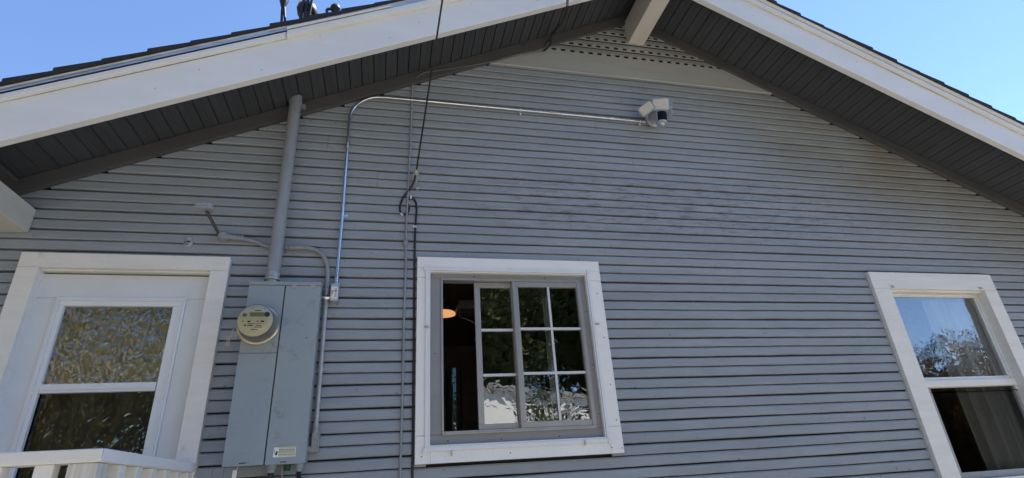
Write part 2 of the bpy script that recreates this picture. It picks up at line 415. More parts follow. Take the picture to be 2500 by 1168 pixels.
# --- gable frieze and louvred vent ---
def xin(z, inset=0): h = (3.465-z)/SL-inset; return AX-h, AX+h
m = MB(); a0, a1 = xin(2.889, -.02); b0, b1 = xin(3.072, -.02)
m.prism([(a0, 2.889), (a1, 2.889), (b1, 3.072), (b0, 3.072)], -.0265, .01)
m.build('frieze_board', TRIMG, house, bevel=.0025)
m = MB(); a0, a1 = xin(2.875, -.0)
m.tube([(a0, -.020, 2.879), (a1, -.020, 2.879)], .0105, 12)
m.build('frieze_moulding', TRIMG, house, smooth=True)
m = MB()
for k in range(5):
    z0 = 3.075+.0815*k; z1 = z0+.0815
    xa, xb = xin(z0, -.02); xc, xd = xin(min(z1, 3.46), -.02)
    zf = z0+.024                                     # top of the notched strip
    # sloping slat
    if xd-xc < .05: xc, xd = AX-.03, AX+.03
    m.hexa([(xa, -.0270, zf), (xb, -.0270, zf), (xb, -.0225, zf), (xa, -.0225, zf)],
           [(xc, -.0100, z1-.004), (xd, -.0100, z1-.004), (xd, -.0050, z1-.004), (xc, -.0050, z1-.004)])
    # square vent slots along the lower edge, the board showing between them
    x = 1.173+.0382-.0765*14
    while x < xb:
        if x > xa: m.box(x, x+.0383, -.0268, -.0228, z0+.0005, zf-.0003)
        x += .0765
    m.box(xa, xb, -.0275, -.0215, z0-.006, z0+.0002)
m.build('gable_vent', TRIMG, house)
m = MB(); xa, xb = xin(3.07, -.02); m.prism([(xa, 3.07), (xb, 3.07), (AX, 3.47)], .012, .0185); m.build('vent_backing', CABD, house)

# --- ridge beam and the eave beam at the lower left ---
m = MB(); m.box(1.846, 1.985, -.5285, -.012, 3.243, 3.47); m.build('ridge_beam', BEAM, house, bevel=.004)
m = MB(); m.box(-2.012, -1.872, -.527, -.0135, 1.365, 1.503)
o = m.build('eave_beam', BEAM, house, bevel=.004)
m = MB(); m.box(-3.0, -1.98, -.525, -.047, 1.640, 1.665); m.build('eave_board', RAFT, house)

# --- nails, hooks, eyes on the timber ---
def hook(x, y, z, s=1, mt=RAFT):
    m = MB(); pts = [(x, y, z)]+[(x+.012*s*math.sin(a), y-.012*s, z-.012*s+.012*s*math.cos(a)) for a in [i*.6 for i in range(9)]]
    m.tube(smooth_path(pts, 3), .0035*s, 8); m.build('hook', mt, house, smooth=True)
hook(.955, -.045, 3.078, 1.2)
m = MB(); m.box(-.430, -.421, -.579, -.5725, 2.388, 2.425); m.box(-.432, -.419, -.598, -.579, 2.380, 2.388); m.build('hook', CASE2, house, bevel=.0015)
for x, dz in ((-1.20, .10), (-1.02, .16), (-.05, .06), (.12, .13), (.9, .08), (2.6, .1), (3.4, .15), (4.2, .09), (-.72, .05), (.45, .19)):
    m = MB(); screw(m, x, -.572, APB+dz-SL*abs(x-AX), .0035); m.build('nail', GALVO, house)

# --- casing and window builder ---
def ring(m, x0, x1, z0, z1, wl, wr, wt, wb, y0, y1, mi=0, side=True):
    """flat frame butted at the corners: head and sill full width, stiles between them"""
    e = .0008
    m.box(x0, x1, y0, y1, z1-wt, z1, mi); m.box(x0, x1, y0, y1, z0, z0+wb, mi)
    m.box(x0, x0+wl, y0, y1, z0+wb+e, z1-wt-e, mi); m.box(x1-wr, x1, y0, y1, z0+wb+e, z1-wt-e, mi)
def pane(name, x0, x1, z0, z1, y, mt, parent):
    m = MB(); m.add([(x0, y, z0), (x1, y, z0), (x1, y, z1), (x0, y, z1)], [(0, 1, 2, 3)]); return m.build(name, mt, parent)

# ---- door ----
m = MB(); m.box(-1.772, -.976, .020, .060, -.87, 1.018+.004-.004+.0); 
m = MB()
# leaf with the glazed opening left out
ring(m, -1.772, -.976, -.87, 1.150, .110, .092, .131, .935, .020, .060)
door = m.build('door', mat('white_door_paint', (.68, .72, .74), .45, var=.03, bump=.15, bscale=40), house, bevel=.003)
tag(door, 'white door with a tall two-pane glazed panel')
m = MB(); e = .001
m.box(-1.858, -.868, -.038, .018, 1.166, 1.247)
m.box(-1.858, -1.764, -.037, .018, -.87, 1.1655); m.box(-.960, -.868, -.037, .018, -.87, 1.1655)
m.build('casing', WHITE, door, bevel=.002)
m = MB(); m.box(-1.7635, -1.7625+.0, -.02, .09, -.87, 1.165); m.box(-1.8, -.93, -.012, .015, 1.157, 1.1655); m.box(-1.8, -.93, .016, .09, 1.160, 1.19)
m.box(-1.80, -1.7745, .0185, .09, -.87, 1.16); m.box(-.9735, -.93, .0185, .09, -.87, 1.16)
m.build('jamb', WHITE, door)
m = MB()
ring(m, -1.668, -1.066, .060, 1.021, .012, .012, .012, .012, .010, .0195)
ring(m, -1.656, -1.078, .072, 1.009, .008, .008, .008, .008, .005, .030)
ring(m, -1.648, -1.086, .080, 1.001, .022, .036, .026, .020, .012, .032)
m.box(-1.626, -1.127, .014, .045, .537, .579); m.box(-1.626, -1.127, .010, .0135, .548, .5505)
m.build('glazing_frame', VINYL, door, bevel=.0015)
pane('pane', -1.628, -1.120, .577, .977, .030, GL_D, door)
pane('pane', -1.628, -1.120, .095, .539, .040, GL_D2, door)

# ---- sliding window ----
m = MB(); ring(m, .236, 1.216, .200, 1.186, .060, .040, .032, .065, -.012, .05)
win = m.build('window', FRAMEG, house, bevel=.002); tag(win, 'sliding window in the middle of the wall, its left side standing open')
m = MB(); x0, x1, z0, z1 = .156, 1.312, .124, 1.280
m.box(x0, x1, -.038, .006, 1.212, z1); m.box(x0, x0+.078, -.037, .006, .262, 1.1475); m.box(x0, x0+.078, -.0372, .006, 1.149, 1.2115)
m.box(x1-.078, x1, -.037, .006, .268, 1.1445); m.box(x1-.078, x1, -.0372, .006, 1.146, 1.2115); m.box(x0, x0+.078, -.0385, .006, z0, .2605); m.box(x1-.078, x1, -.0385, .006, z0, .2665)
m.box(x0+.0785, x1-.0785, -.038, .006, z0, .199)
m.build('casing', CASE2, win, bevel=.002)
m = MB(); ring(m, .206, 1.236, .182, 1.211, .018, .018, .020, .022, -.046, -.0388)
ring(m, .2245, 1.2175, .2045, 1.1905, .008, .008, .008, .008, -.040, -.0125)
for x, z in ((.208, 1.205), (1.234, 1.205), (.208, .188), (1.234, .188)): m.box(x-.013, x+.013, -.050, -.0465, z-.016, z+.012)
m.build('screen_track', VINYL, win, bevel=.001)
m = MB(); ring(m, .2965, 1.1755, .266, 1.1535, .012, .022, .012, .014, -.018, .045)
m.box(.300, 1.172, -.024, -.0185, .262, .270)
m.build('frame', ALU, win, bevel=.001)
m = MB()   # sliding sash
ring(m, .503, .752, .283, 1.139, .034, .022, .030, .030, .014, .034)
ss = m.build('sash', ALU, win, bevel=.0015)
for z in (.835, .571): m = MB(); m.box(.5375, .7295, .0135, .0225, z, z+.014); m.build('muntin', MUNT, ss)
pane('pane', .535, .732, .311, 1.111, .024, GL_W, ss)
m = MB()   # fixed sash
ring(m, .732, 1.163, .281, 1.141, .038, .014, .032, .032, -.012, .012)
m.box(.735, .743, -.020, -.0125, .281, 1.141)
fs_ = m.build('sash', ALU, win, bevel=.0015)
for z in (.836, .572): m = MB(); m.box(.7705, 1.1485, -.0095, .0005, z, z+.014); m.build('muntin', MUNT, fs_)
m = MB(); m.box(.9585, .9715, -.0100, .0003, .3135, 1.1085); m.build('muntin', MUNT, fs_)
pane('pane', .768, 1.150, .310, 1.112, .002, GL_W, fs_)
m = MB()
for x, z in ((1.197, .95), (1.198, .62), (1.197, .34), (.262, .70), (.33, .232), (.62, .230), (.95, .230), (.50, 1.168), (.95, 1.168)): m = MB(); screw(m, x, -.0122, z, .0035); m.build('screw', CABD, win)
for x, z in ((1.275, 1.06), (1.282, .78), (1.283, .5), (1.29, .30), (1.30, .15), (1.24, .155), (.66, .155), (.19, .16)): m = MB(); screw(m, x, -.0388, z, .003); m.build('screw', CABD, win)
for x, z, v in ((.212, .842, 0), (1.243, .859, 0), (1.081, .186, 1), (.344, .168, 1)):
    m = MB(); a, b = (.014, .004) if not v else (.004, .014)
    m.box(x-a, x+a, -.056, -.0505, z-b, z+b); m.box(x-.005, x+.005, -.060, -.0563, z-.006, z+.006); m.build('screen_clip', GALVO, win, bevel=.001)

# ---- right window ----
ZB = -.24
m = MB(); ring(m, 3.560, 4.445, ZB+.06, 1.128, .012, .012, .014, .03, -.010, .075)
rw = m.build('window', WHITE, house); tag(rw, 'tall double-hung window near the right edge, sheer curtain behind its upper pane')
m = MB(); m.box(3.412, 4.554, -.038, .006, 1.128, 1.258); m.box(3.412, 3.5585, -.0375, .006, ZB, 1.1275); m.box(4.4315, 4.554, -.0375, .006, ZB, 1.1275)
m.box(3.38, 4.586, -.07, .006, ZB-.05, ZB-.001); m.build('casing', WHITE, rw, bevel=.003)
m = MB(); ring(m, 3.573, 4.432, .40, 1.113, .014, .014, .014, .0, .030, .0745)
ring(m, 3.5745, 4.4305, .43, 1.112, .062, .020, .018, .072, .042, .072); m.build('sash', VINYL, rw, bevel=.0015)
m = MB(); m.box(3.590, 4.4305, .020, .0415, .432, .478); m.build('meeting_rail', WHITE, rw, bevel=.002)
m = MB(); ring(m, 3.5745, 4.4305, ZB+.092, .430, .095, .020, .002, .040, .042, .072); m.build('sash', ALU, rw, bevel=.0015)
pane('pane', 3.632, 4.412, .500, 1.097, .052, GL_R, rw)
pane('pane', 3.660, 4.412, ZB+.13, .430, .060, GL_S, rw)
for x in (3.577, 4.395):
    m = MB(); m.box(x-.012, x+.012, -.041, -.0382, 1.134, 1.152); m.tube(smooth_path([(x-.008, -.040, 1.148), (x-.006, -.055, 1.140), (x+.004, -.058, 1.134), (x+.010, -.048, 1.142)], 4), .0018, 6); m.build('screen_hanger', GALVO, rw)

# ================= INSIDE THE ROOMS =================
def curtain(loc, w_, h, ampl, n, label, skew=0, topw=None):
    t = thing('curtain', loc, label, 'curtain', 'pale curtains behind the windows'); m = MB(); vs = []; K = n*10; rowz = 10
    for j in range(rowz+1):
        f = j/rowz; ww = (topw or w_)*f+w_*(1-f)
        for i in range(K+1):
            u = i/K; x = loc[0]+ww*u+skew*(1-f)
            y = loc[1]+ampl*math.sin(u*n*2*math.pi+.6*math.sin(f*3+u*5))+ampl*.5*math.sin(u*n*3.3*math.pi)
            vs.append((x, y, loc[2]+h*f))
    m.add(vs, [(j*(K+1)+i, j*(K+1)+i+1, (j+1)*(K+1)+i+1, (j+1)*(K+1)+i) for j in range(rowz) for i in range(K)])
    m.build('cloth', CURT, t, smooth=True)
    m = MB(); m.tube([(loc[0]-.1, loc[1], loc[2]+h+.01), (loc[0]+w_+.15, loc[1], loc[2]+h+.01)], .008); m.build('curtain_rod', GALVO, t)
curtain((-1.70, .22, -.6), .38, 1.72, .018, 5, 'pale sheer curtain hanging behind the glazed white door', topw=.62)
curtain((4.02, .14, -.5), .40, 1.72, .022, 4, 'sheer white curtain behind the tall window at the right', topw=.50)
curtain((.985, .20, -.1), .032, 1.38, .006, 1, 'narrow pale strip standing in for a muntin reflection behind the fixed pane of the sliding window')  # pale strip modelled in place of the muntin's reflection in the glass
t = thing('pendant_lamp', (.40, .8, 1.17), 'lit orange pendant lamp glowing inside the open sliding window', 'lamp')
m = MB(); m.lathe((.40, .8, 1.176), (0, 0, 1), [(0, .088), (.006, .088), (.018, .07), (.026, .04), (.03, .01)], 32); m.build('lamp_shade', LAMPE, t, smooth=True)
m = MB(); m.lathe((.40, .8, 1.205), (0, 0, 1), [(0, .04), (.02, .035), (.05, .01), (.39, .004)], 20); m.build('stem', ROOMD, t, smooth=True)
t = thing('glass_cylinder', (.395, .24, .30), 'tall clear glass cylinder standing inside the open sliding window', 'vase')
gm = bpy.data.materials.new('clear_glass_vase'); gm.use_nodes = True; gb = gm.node_tree.nodes['Principled BSDF']
gb.inputs['Base Color'].default_value = (.16, .15, .13, 1); gb.inputs['Roughness'].default_value = .10; gb.inputs['Metallic'].default_value = .9
tcv = gm.node_tree.nodes.new('ShaderNodeTexCoord'); nzv = gm.node_tree.nodes.new('ShaderNodeTexNoise'); nzv.inputs['Scale'].default_value = 22
bpv = gm.node_tree.nodes.new('ShaderNodeBump'); bpv.inputs['Strength'].default_value = .6; bpv.inputs['Distance'].default_value = .01
gm.node_tree.links.new(tcv.outputs['Object'], nzv.inputs[0]); gm.node_tree.links.new(nzv.outputs[0], bpv.inputs['Height']); gm.node_tree.links.new(bpv.outputs[0], gb.inputs['Normal'])
m = MB(); m.lathe((.395, .24, .265), (0, 0, 1), [(0, .048), (.39, .048), (.395, .045), (.02, .043)], 32); m.build('glass_body', gm, t, smooth=True)
m = MB(); m.box(-.2, 1.6, .13, .42, .22, .26)
tag(m.build('counter', ROOM), 'dark counter behind the sliding window, the glass cylinder on it', 'counter')
t = thing('wall_speaker', (.62, .62, 1.25), 'boxy grey wall unit seen through the top of the sliding window', 'box')
m = MB(); m.box(.47, .95, .50, .70, 1.13, 1.19); m.build('casing', mat('grey_box_plastic', (.13, .125, .115), .6), t, bevel=.006)
m = MB(); m.tube(smooth_path([(.48, .5, 1.14), (.47, .46, 1.06), (.53, .45, 1.03), (.60, .45, .98), (.57, .46, .90), (.61, .45, .85)], 5), .003, 6); m.build('cord', GALVO, t)

# ================= SERVICE MAST =================
t = thing('service_mast', (-.628, -.08, 1.08), 'thick grey painted pipe rising from the meter cabinet through the eave', 'pipe')
m = MB(); m.tube([(-.628, -.085, 1.092), (-.628, -.085, 1.108), (-.629, -.085, 3.08)], .0355, 28); m.build('pipe', PIPEG, t, smooth=True)
m = MB(); m.lathe((-.628, -.085, 1.070), (0, 0, 1), [(0, .030), (.022, .030), (.023, .040), (.036, .040), (.037, .0365)], 28); m.build('hub', GALVO, t, smooth=True)
m = MB(); m.lathe((-.628, -.085, 1.110), (0, 0, 1), [(0, .0375), (.030, .0375), (.032, .036)], 28); m.build('collar', GALVO, t, smooth=True)
m = MB(); m.lathe((-.629, -.085, 2.300), (0, 0, 1), [(0, .0375), (.016, .039), (.030, .0375)], 28); m.box(-.600, -.572, -.07, -.045, 2.288, 2.312); m.build('strap', PIPEG, t, smooth=True)
m = MB(); m.lathe((-.632, -.06, 3.112), (-.10, -.75, .25), [(-.06, .05), (.0, .070), (.05, .064), (.075, .045), (.085, .02)], 28)
wh = m.build('weatherhead', BLK, t, smooth=True)
m = MB(); m.box(-.682, -.655, -.172, -.167, 3.105, 3.137); m.build('sticker', LABELW, wh)
for i, pts in enumerate([[(-.66, -.13, 2.98), (-.65, -.16, 3.1), (-.645, -.17, 3.3), (-.66, -.3, 3.9)], [(-.63, -.13, 2.96), (-.625, -.16, 3.1), (-.60, -.17, 3.3), (-.58, -.3, 3.9)],
                         [(-.615, -.12, 2.94), (-.60, -.15, 3.1), (-.585, -.17, 3.3), (-.57, -.3, 3.8)], [(-.62, -.12, 2.92), (-.70, -.14, 2.94), (-.735, -.12, 2.80), (-.745, -.1, 2.5)]]):
    m = MB(); m.tube(smooth_path(pts, 6), .010, 8); m.build('wire', BLK, t, smooth=True)
t = thing('guy_cable', (-.77, -.08, 2.46), 'pair of black cables rising from the roof edge left of the mast head', 'cable')
for dx in (0, .028):
    m = MB(); m.tube(smooth_path([(-.775+dx, -.08, 2.44), (-.785+dx*.9, -.08, 2.9), (-.797+dx*.5, -.08, 3.1), (-.800, -.08, 3.22), (-.82+dx, -.1, 3.6)], 6), .0085, 8); m.build('wire', BLK, t, smooth=True)
m = MB(); m.lathe((-.795, -.08, 3.12), (0, 0, 1), [(0, .012), (.02, .018), (.07, .032), (.16, .03), (.2, .012)], 14); m.build('splice', BLK, t, smooth=True)
t = thing('vent_cap', (-.448, -.08, 2.6), 'small black vent cap poking above the shingles right of the mast', 'vent')
m = MB(); m.tube([(-.449, -.08, 2.60), (-.449, -.08, 3.15)], .020, 16); m.build('pipe', BLK, t, smooth=True)
m = MB(); m.lathe((-.449, -.08, 3.135), (0, 0, 1), [(0, .018), (.015, .028), (.035, .036), (.055, .030), (.062, .012)], 20); m.tube(smooth_path([(-.465, -.09, 3.15), (-.50, -.10, 3.13), (-.49, -.10, 3.05), (-.485, -.09, 2.9)], 5), .010, 8); m.build('cap', BLK, t, smooth=True)

# ================= METER CABINET =================
t = thing('meter_cabinet', (-.546, 0, .155), 'grey metal electrical cabinet on the siding between door and sliding window', 'cabinet')
X0, X1, Z0, Z1 = -.727, -.364, .156, 1.046
m = MB(); m.box(X0+.004, X1-.004, -.136, -.013, Z0+.003, Z1+.012); m.build('body', CAB, t, bevel=.003)
m = MB(); m.box(X0-.001, X1+.001, -.146, -.1365, Z1+.002, Z1+.022); m.box(X0-.001, X1+.001, -.136, -.012, Z1+.013, Z1+.022); m.build('hood', CAB, t, bevel=.002)
m = MB(); m.box(X0, -.549, -.142, -.1365, .684, Z1); m.build('meter_cover', CAB, t, bevel=.002)
m = MB(); m.box(X0, -.549, -.1435, -.1365, Z0, .6815); m.build('lower_cover', CAB, t, bevel=.002)
m = MB(); m.box(-.543, X1, -.1430, -.1365, Z0-.002, Z1); dr = m.build('door', CAB, t, bevel=.002)
m = MB(); m.box(-.5485, -.5435, -.1385, -.1362, Z0, Z1); m.build('gap', CABD, t)
for x in (-.501, -.405):
    m = MB(); m.box(x-.013, x+.013, -.1485, -.1465, 1.047, 1.056); m.box(x-.011, x+.011, -.1465, -.1435, 1.030, 1.0455); m.tube([(x-.013, -.148, 1.0465), (x+.013, -.148, 1.0465)], .0022, 8); screw(m, x, -.1465, 1.037, .003); m.build('hinge', GALVO, t)
for x, z, yy in ((-.641, .168, -.1436), (-.461, .164, -.1431)):
    m = MB(); m.box(x-.014, x+.014, yy-.0012, yy, z-.002, z+.002); m.build('slot', CABD, t)
m = MB(); m.lathe((-.618, -.1436, .178), (0, -1, 0), [(0, .004), (.006, .004)], 10); m.lathe((-.605, -.1436, .170), (0, -1, 0), [(0, .004), (.006, .004)], 10); m.build('screw', GALVO, t)
m = MB(); screw(m, -.413, -.143, .76, .003); m.build('screw', CABD, t)
# warning label
m = MB(); m.box(-.510, -.410, -.1438, -.1431, .186, .230); lb = m.build('label', LABELW, t)
m = MB(); m.box(-.487, -.411, -.1442, -.14385, .2225, .2295); m.box(-.487, -.411, -.1442, -.14385, .2000, .2060); m.build('label_band', LABELY, lb)
m = MB(); rr = random.Random(5)
for z, hh in ((.2195, .0020), (.2160, .0016), (.2115, .0018), (.2075, .0016), (.1975, .0018), (.1940, .0014), (.1900, .0012)):
    x = -.486
    while x < -.414:
        ww = rr.uniform(.004, .011); m.box(x, min(x+ww, -.412), -.1445, -.1443, z-hh/2, z+hh/2); x += ww+.0016
m.lathe((-.4965, -.1439, .2005), (0, -1, 0), [(0, .0055), (.0005, .0055)], 12); m.lathe((-.4945, -.1439, .2085), (0, -1, 0), [(0, .0045), (.0005, .0045)], 12)
m.tube([(-.5075, -.144, .2175), (-.5035, -.144, .2135), (-.5030, -.144, .2105), (-.5055, -.144, .2065)], .0008, 6)
m.build('label_print', INK, lb)
# seal tag under the cabinet
m = MB(); m.box(-.682, -.664, -.120, -.117, .09, .140); m.tube([(-.667, -.1185, .140), (-.660, -.12, .158)], .0012, 6); m.build('seal_tag', LABELW, t)

t = thing('electric_meter', (-.632, -.143, .80), 'round cream faced electric meter with a steel ring on the grey cabinet', 'meter')
mc = Vector((-.648, -.1425, .822))
m = MB(); m.lathe(mc, (0, -1, 0), [(0, .098), (.010, .102), (.020, .104), (.026, .101), (.028, .094)], 56); m.build('ring', BRASS, t, smooth=True)
m = MB(); m.lathe(mc, (0, -1, 0), [(.028, .0925), (.060, .089), (.098, .0855), (.104, .083)], 56); cov = m.build('cover', SMOKE, t, smooth=True)
fy = mc.y-.1045
m = MB(); m.lathe((mc.x, fy, mc.z), (0, -1, 0), [(0, .0815), (.0015, .0805)], 56); fc = m.build('dial_face', FACE, t, smooth=True)
m = MB(); m.lathe((mc.x, fy-.006, mc.z), (0, -1, 0), [(0, .0835), (.004, .080), (.008, .066), (.0105, .045), (.0115, .02), (.0117, .001)], 48); m.build('glass_dome', GL_M, t, smooth=True)
def fr(mb, u0, u1, v0, v1, d=.0022, mi=0): mb.box(mc.x+u0*.0815, mc.x+u1*.0815, fy-d-.0008, fy-d+.0006, mc.z+v0*.0815, mc.z+v1*.0815, mi)
m = MB(); fr(m, -.34, .50, .24, .50); m.build('display', LCD, fc)
m = MB(); fr(m, -.24, .44, .54, .70); fr(m, -.62, .58, -.66, -.06); m.build('face_label', mat('cream_label', (.66, .66, .48), .5), fc)
def pr_(nm, *quads):
    m = MB()
    for q4 in quads: fr(m, *q4)
    return m.build(nm, INK, fc)
pr_('mark', (-.24, -.18, .74, .78, .0026)); pr_('mark', (.40, .46, .74, .78, .0026)); pr_('print_line', (-.08, .30, .60, .645, .0034))
pr_('mark', (-.42, -.26, -.13, -.03, .0026)); pr_('mark', (.33, .52, -.12, -.02, .0026))
pr_('print_line', (-.40, -.08, -.35, -.29, .0034)); pr_('print_line', (.10, .42, -.36, -.32, .0034)); pr_('print_line', (.02, .48, -.45, -.42, .0034)); pr_('print_line', (-.18, .22, -.60, -.57, .0034)); pr_('print_line', (-.38, .4, -.22, -.20, .0034))
for dx, dz, rr0 in ((-.055, -.0065, .0035), (.012, -.0065, .0035), (-.043, -.0265, .0045)):
    m = MB(); m.lathe((mc.x+dx, fy-.0030, mc.z+dz), (0, -1, 0), [(0, rr0), (.001, rr0)], 12); m.build('dot', INK, fc)
m = MB(); m.lathe((mc.x+.053, fy-.0018, mc.z+.030), (0, -1, 0), [(0, .0130), (.004, .0130), (.0045, .009), (.002, .0088), (.002, .004), (.004, .003)], 24); m.build('optical_port', mat('dark_port', (.05, .05, .045), .4), fc, smooth=True)
m = MB(); m.lathe((mc.x-.052, fy-.0018, mc.z+.027), (0, -1, 0), [(0, .010), (.0008, .010)], 16); fr(m, -.55, -.48, .28, .38, .003); m.build('emblem', INKG, fc)
# sealing clamp on the ring, left side
m = MB(); m.box(-.775, -.742, -.166, -.162, .763, .772); m.box(-.775, -.742, -.166, -.162, .776, .785); m.tube([(-.764, -.164, .752), (-.764, -.164, .800)], .0045, 10)
m.build('clamp_screw', GALVO, t, smooth=False)
m = MB(); m.box(-.7875, -.7835, -.160, -.158, .722, .758); m.box(-.7775, -.7735, -.160, -.158, .722, .758); m.box(-.7875, -.7735, -.160, -.158, .7585, .764); m.box(-.7875, -.7735, -.160, -.158, .716, .7215); m.build('tag', PINK, t)

# ================= NEW CONDUIT =================
t = thing('steel_conduit', (-.29, -.03, 1.12), 'shiny new steel conduit bending from the small box across to the floodlight', 'conduit')
pts = [(-.298, -.032, 1.120), (-.293, -.032, 1.54), (-.296, -.032, 2.06), (-.298, -.032, 2.25)]
for i in range(1, 10):
    a = i/10*math.pi/2; pts.append((-.298+.205*(1-math.cos(a)), -.032, 2.25+.205*math.sin(a)))
pts += [(-.07, -.032, 2.457), (.8, -.032, 2.4515), (1.845, -.032, 2.447)]
m = MB(); m.tube(pts, .0095, 16); m.build('pipe', GALV, t, smooth=True)
def coupling(p, ax, parent, r=.0135, L=.045, mt=None):
    m = MB(); m.lathe(p, ax, [(-L/2, r*.8), (-L/2, r), (-L*.28, r), (-L*.26, r*.85), (L*.26, r*.85), (L*.28, r), (L/2, r), (L/2, r*.8)], 18)
    a = Vector(ax).normalized(); 
    m.lathe(Vector(p)+a*L*.15, (0, -1, 0), [(0, .003), (r+.004, .003)], 8); m.lathe(Vector(p)-a*L*.15, (0, -1, 0), [(0, .003), (r+.004, .003)], 8)
    return m.build('coupling', mt or GALV, parent, smooth=True)
coupling((-.296, -.032, 2.052), (0, 0, 1), t); coupling((1.582, -.032, 2.4485), (1, 0, 0), t); coupling((1.835, -.032, 2.447), (1, 0, 0), t, .0130, .035); coupling((-.298, -.032, 1.125), (0, 0, 1), t, .0135, .04)
def clamp(p, horiz, parent, r=.0112, mt=None, off=1):
    m = MB(); ax = (1, 0, 0) if horiz else (0, 0, 1)
    m.lathe(Vector(p)-Vector(ax)*.006, ax, [(0, r), (.012, r)], 16)
    x, y, z = p
    if horiz: m.box(x-.006, x+.006, -.018, -.0145, z-r-.020*off, z-r+.004); m.lathe((x, -.018, z-r-.011), (0, -1, 0), [(0, .004), (.004, .0035)], 8)
    else: m.box(x+r-.004, x+r+.020*off, -.018, -.0145, z-.006, z+.006); m.lathe((x+r+.011, -.018, z), (0, -1, 0), [(0, .004), (.004, .0035)], 8)
    return m.build('clamp', mt or GALV, parent)
clamp((-.2935, -.032, 1.545), False, t); clamp((.878, -.032, 2.4512), True, t, mt=CLIPM); clamp((1.812, -.032, 2.447), True, t, mt=CLIPM)
m = MB(); m.box(1.095, 1.155, -.0436, -.0414, 2.444, 2.456); m.build('sticker', PINK, t)

t = thing('junction_box', (-.297, -.012, 1.04), 'small shiny box with a red lettered sticker beside the grey cabinet', 'electrical box')
m = MB(); m.box(-.321, -.278, -.068, -.014, .990, 1.088); m.lathe((-.298, -.034, 1.0885), (0, 0, 1), [(0, .016), (.014, .016), (.015, .012)], 16); m.build('box', mat('shiny_box_steel', (.64, .66, .69), .3, .7, var=.06), t, bevel=.003)
m = MB(); m.box(-.2775, -.2745, -.071, -.0135, .982, 1.094); screw(m, -.276, -.071, .985, .004); screw(m, -.276, -.071, 1.091, .004); m.build('cover_plate', GALV, t, bevel=.001)
m = MB(); m.box(-.3185, -.282, -.0692, -.0684, 1.000, 1.070); lb = m.build('sticker', LABELW, t)
m = MB()
for z in (1.048, 1.041, 1.034, 1.027): m.box(-.3165, -.3045-.002*((z*1000) % 3), -.0698, -.0694, z-.0022, z+.0022)
for z in (1.016,): m.box(-.3145, -.311, -.0698, -.0694, z-.0018, z+.0018)
m.build('red_print', RED, lb)
m = MB()
for i, z in enumerate((1.058, 1.050, 1.0475, 1.0445, 1.041, 1.038, 1.030, 1.024, 1.018, 1.012)): m.box(-.2985, -.287-.001*(i % 3), -.0698, -.0694, z-.0010, z+.0010)
m.build('bar_print', INK, lb)
m = MB(); m.tube([(-.366, -.045, 1.013), (-.321, -.045, 1.013)], .0085, 14); m.lathe((-.338, -.045, 1.013), (1, 0, 0), [(-.010, .0135), (.010, .0135)], 6); m.build('nipple', GALV, t, smooth=True)

# ================= OLD CONDUIT =================
t = thing('old_conduit', (-.345, -.03, .30), 'older dull grey conduit curving behind the mast down the right of the cabinet', 'conduit')
m = MB(); pts = smooth_path([(-.905, -.032, 1.372), (-.85, -.032, 1.368), (-.79, -.030, 1.357), (-.74, -.028, 1.342), (-.695, -.026, 1.326), (-.65, -.025, 1.320), (-.60, -.026, 1.319), (-.50, -.030, 1.319), (-.455, -.030, 1.316), (-.415, -.030, 1.303), (-.378, -.030, 1.265), (-.356, -.030, 1.21), (-.348, -.030, 1.15), (-.346, -.030, 1.07)], 6)
m.tube(pts, .0125, 16); m.build('painted_pipe', PIPEG, t, smooth=True)
m = MB(); m.tube([(-.346, -.030, 1.0695), (-.343, -.030, .7), (-.341, -.032, .335)], .0122, 16); m.build('pipe', GALVO, t, smooth=True)
coupling((-.545, -.028, 1.3195), (1, 0, 0), t, .0165, .05, PIPEG); coupling((-.845, -.032, 1.3675), (1, 0, -.07), t, .0170, .05, PIPEG); clamp((-.585, -.028, 1.319), True, t, .0145, PIPEG)
clamp((-.342, -.031, .62), False, t, .0145, GALVO)
m = MB(); m.lathe((-.341, -.032, .345), (0, 0, -1), [(0, .0165), (.022, .0165)], 16); m.tube(smooth_path([(-.341, -.034, .322), (-.340, -.036, .285), (-.340, -.036, .24)], 4), [.017]*4+[.0185]*4+[.020], 16)
m.tube([(-.372, -.038, .222), (-.340, -.038, .222)], .018, 16); m.box(-.322, -.318, -.060, -.016, .205, .300); m.box(-.352, -.323, -.055, -.018, .207, .298)
m.build('elbow', mat('cast_metal_fitting', (.36, .35, .35), .5, .3, var=.2, scale=(40, 40, 40), bump=.5, bscale=120), t, smooth=True)

# ================= OLD LAMP BRACKET =================
t = thing('lamp_bracket', (-.93, -.02, 1.375), 'grey painted lamp bracket without a lamp, above the white door casing', 'bracket')
m = MB(); m.lathe((-.927, -.014, 1.374), (0, -1, 0), [(0, .030), (.012, .030), (.034, .025), (.040, .018)], 24); m.lathe((-.912, -.032, 1.373), (1, 0, -.07), [(-.01, .020), (.018, .020), (.019, .015), (.045, .015)], 16); m.build('round_box', PIPEG, t, smooth=True)
m = MB(); m.tube([(-.952, -.020, 1.388), (-.975, -.215, 1.438)], .0085, 12); m.build('arm', RAFT, t, smooth=True)
m = MB()
poly = []
for s_, cx in ((1, .030), (-1, -.030)):
    for i in range(9):
        a = -math.pi/2+i*math.pi/8 if s_ > 0 else math.pi/2+i*math.pi/8
        poly.append((-.990+cx+.020*math.cos(a), .032*math.sin(a)))
def slab(m, poly, yc, zc, z0, z1, sc_=1):
    n = len(poly); cx = -.990
    vs = [(cx+(x-cx)*sc_, yc+y*sc_, zc+z0) for x, y in poly]+[(cx+(x-cx)*sc_, yc+y*sc_, zc+z1) for x, y in poly]
    m.add(vs, [tuple(range(n)), tuple(range(2*n-1, n-1, -1))]+[(i, i+n, (i+1) % n+n, (i+1) % n) for i in range(n)])
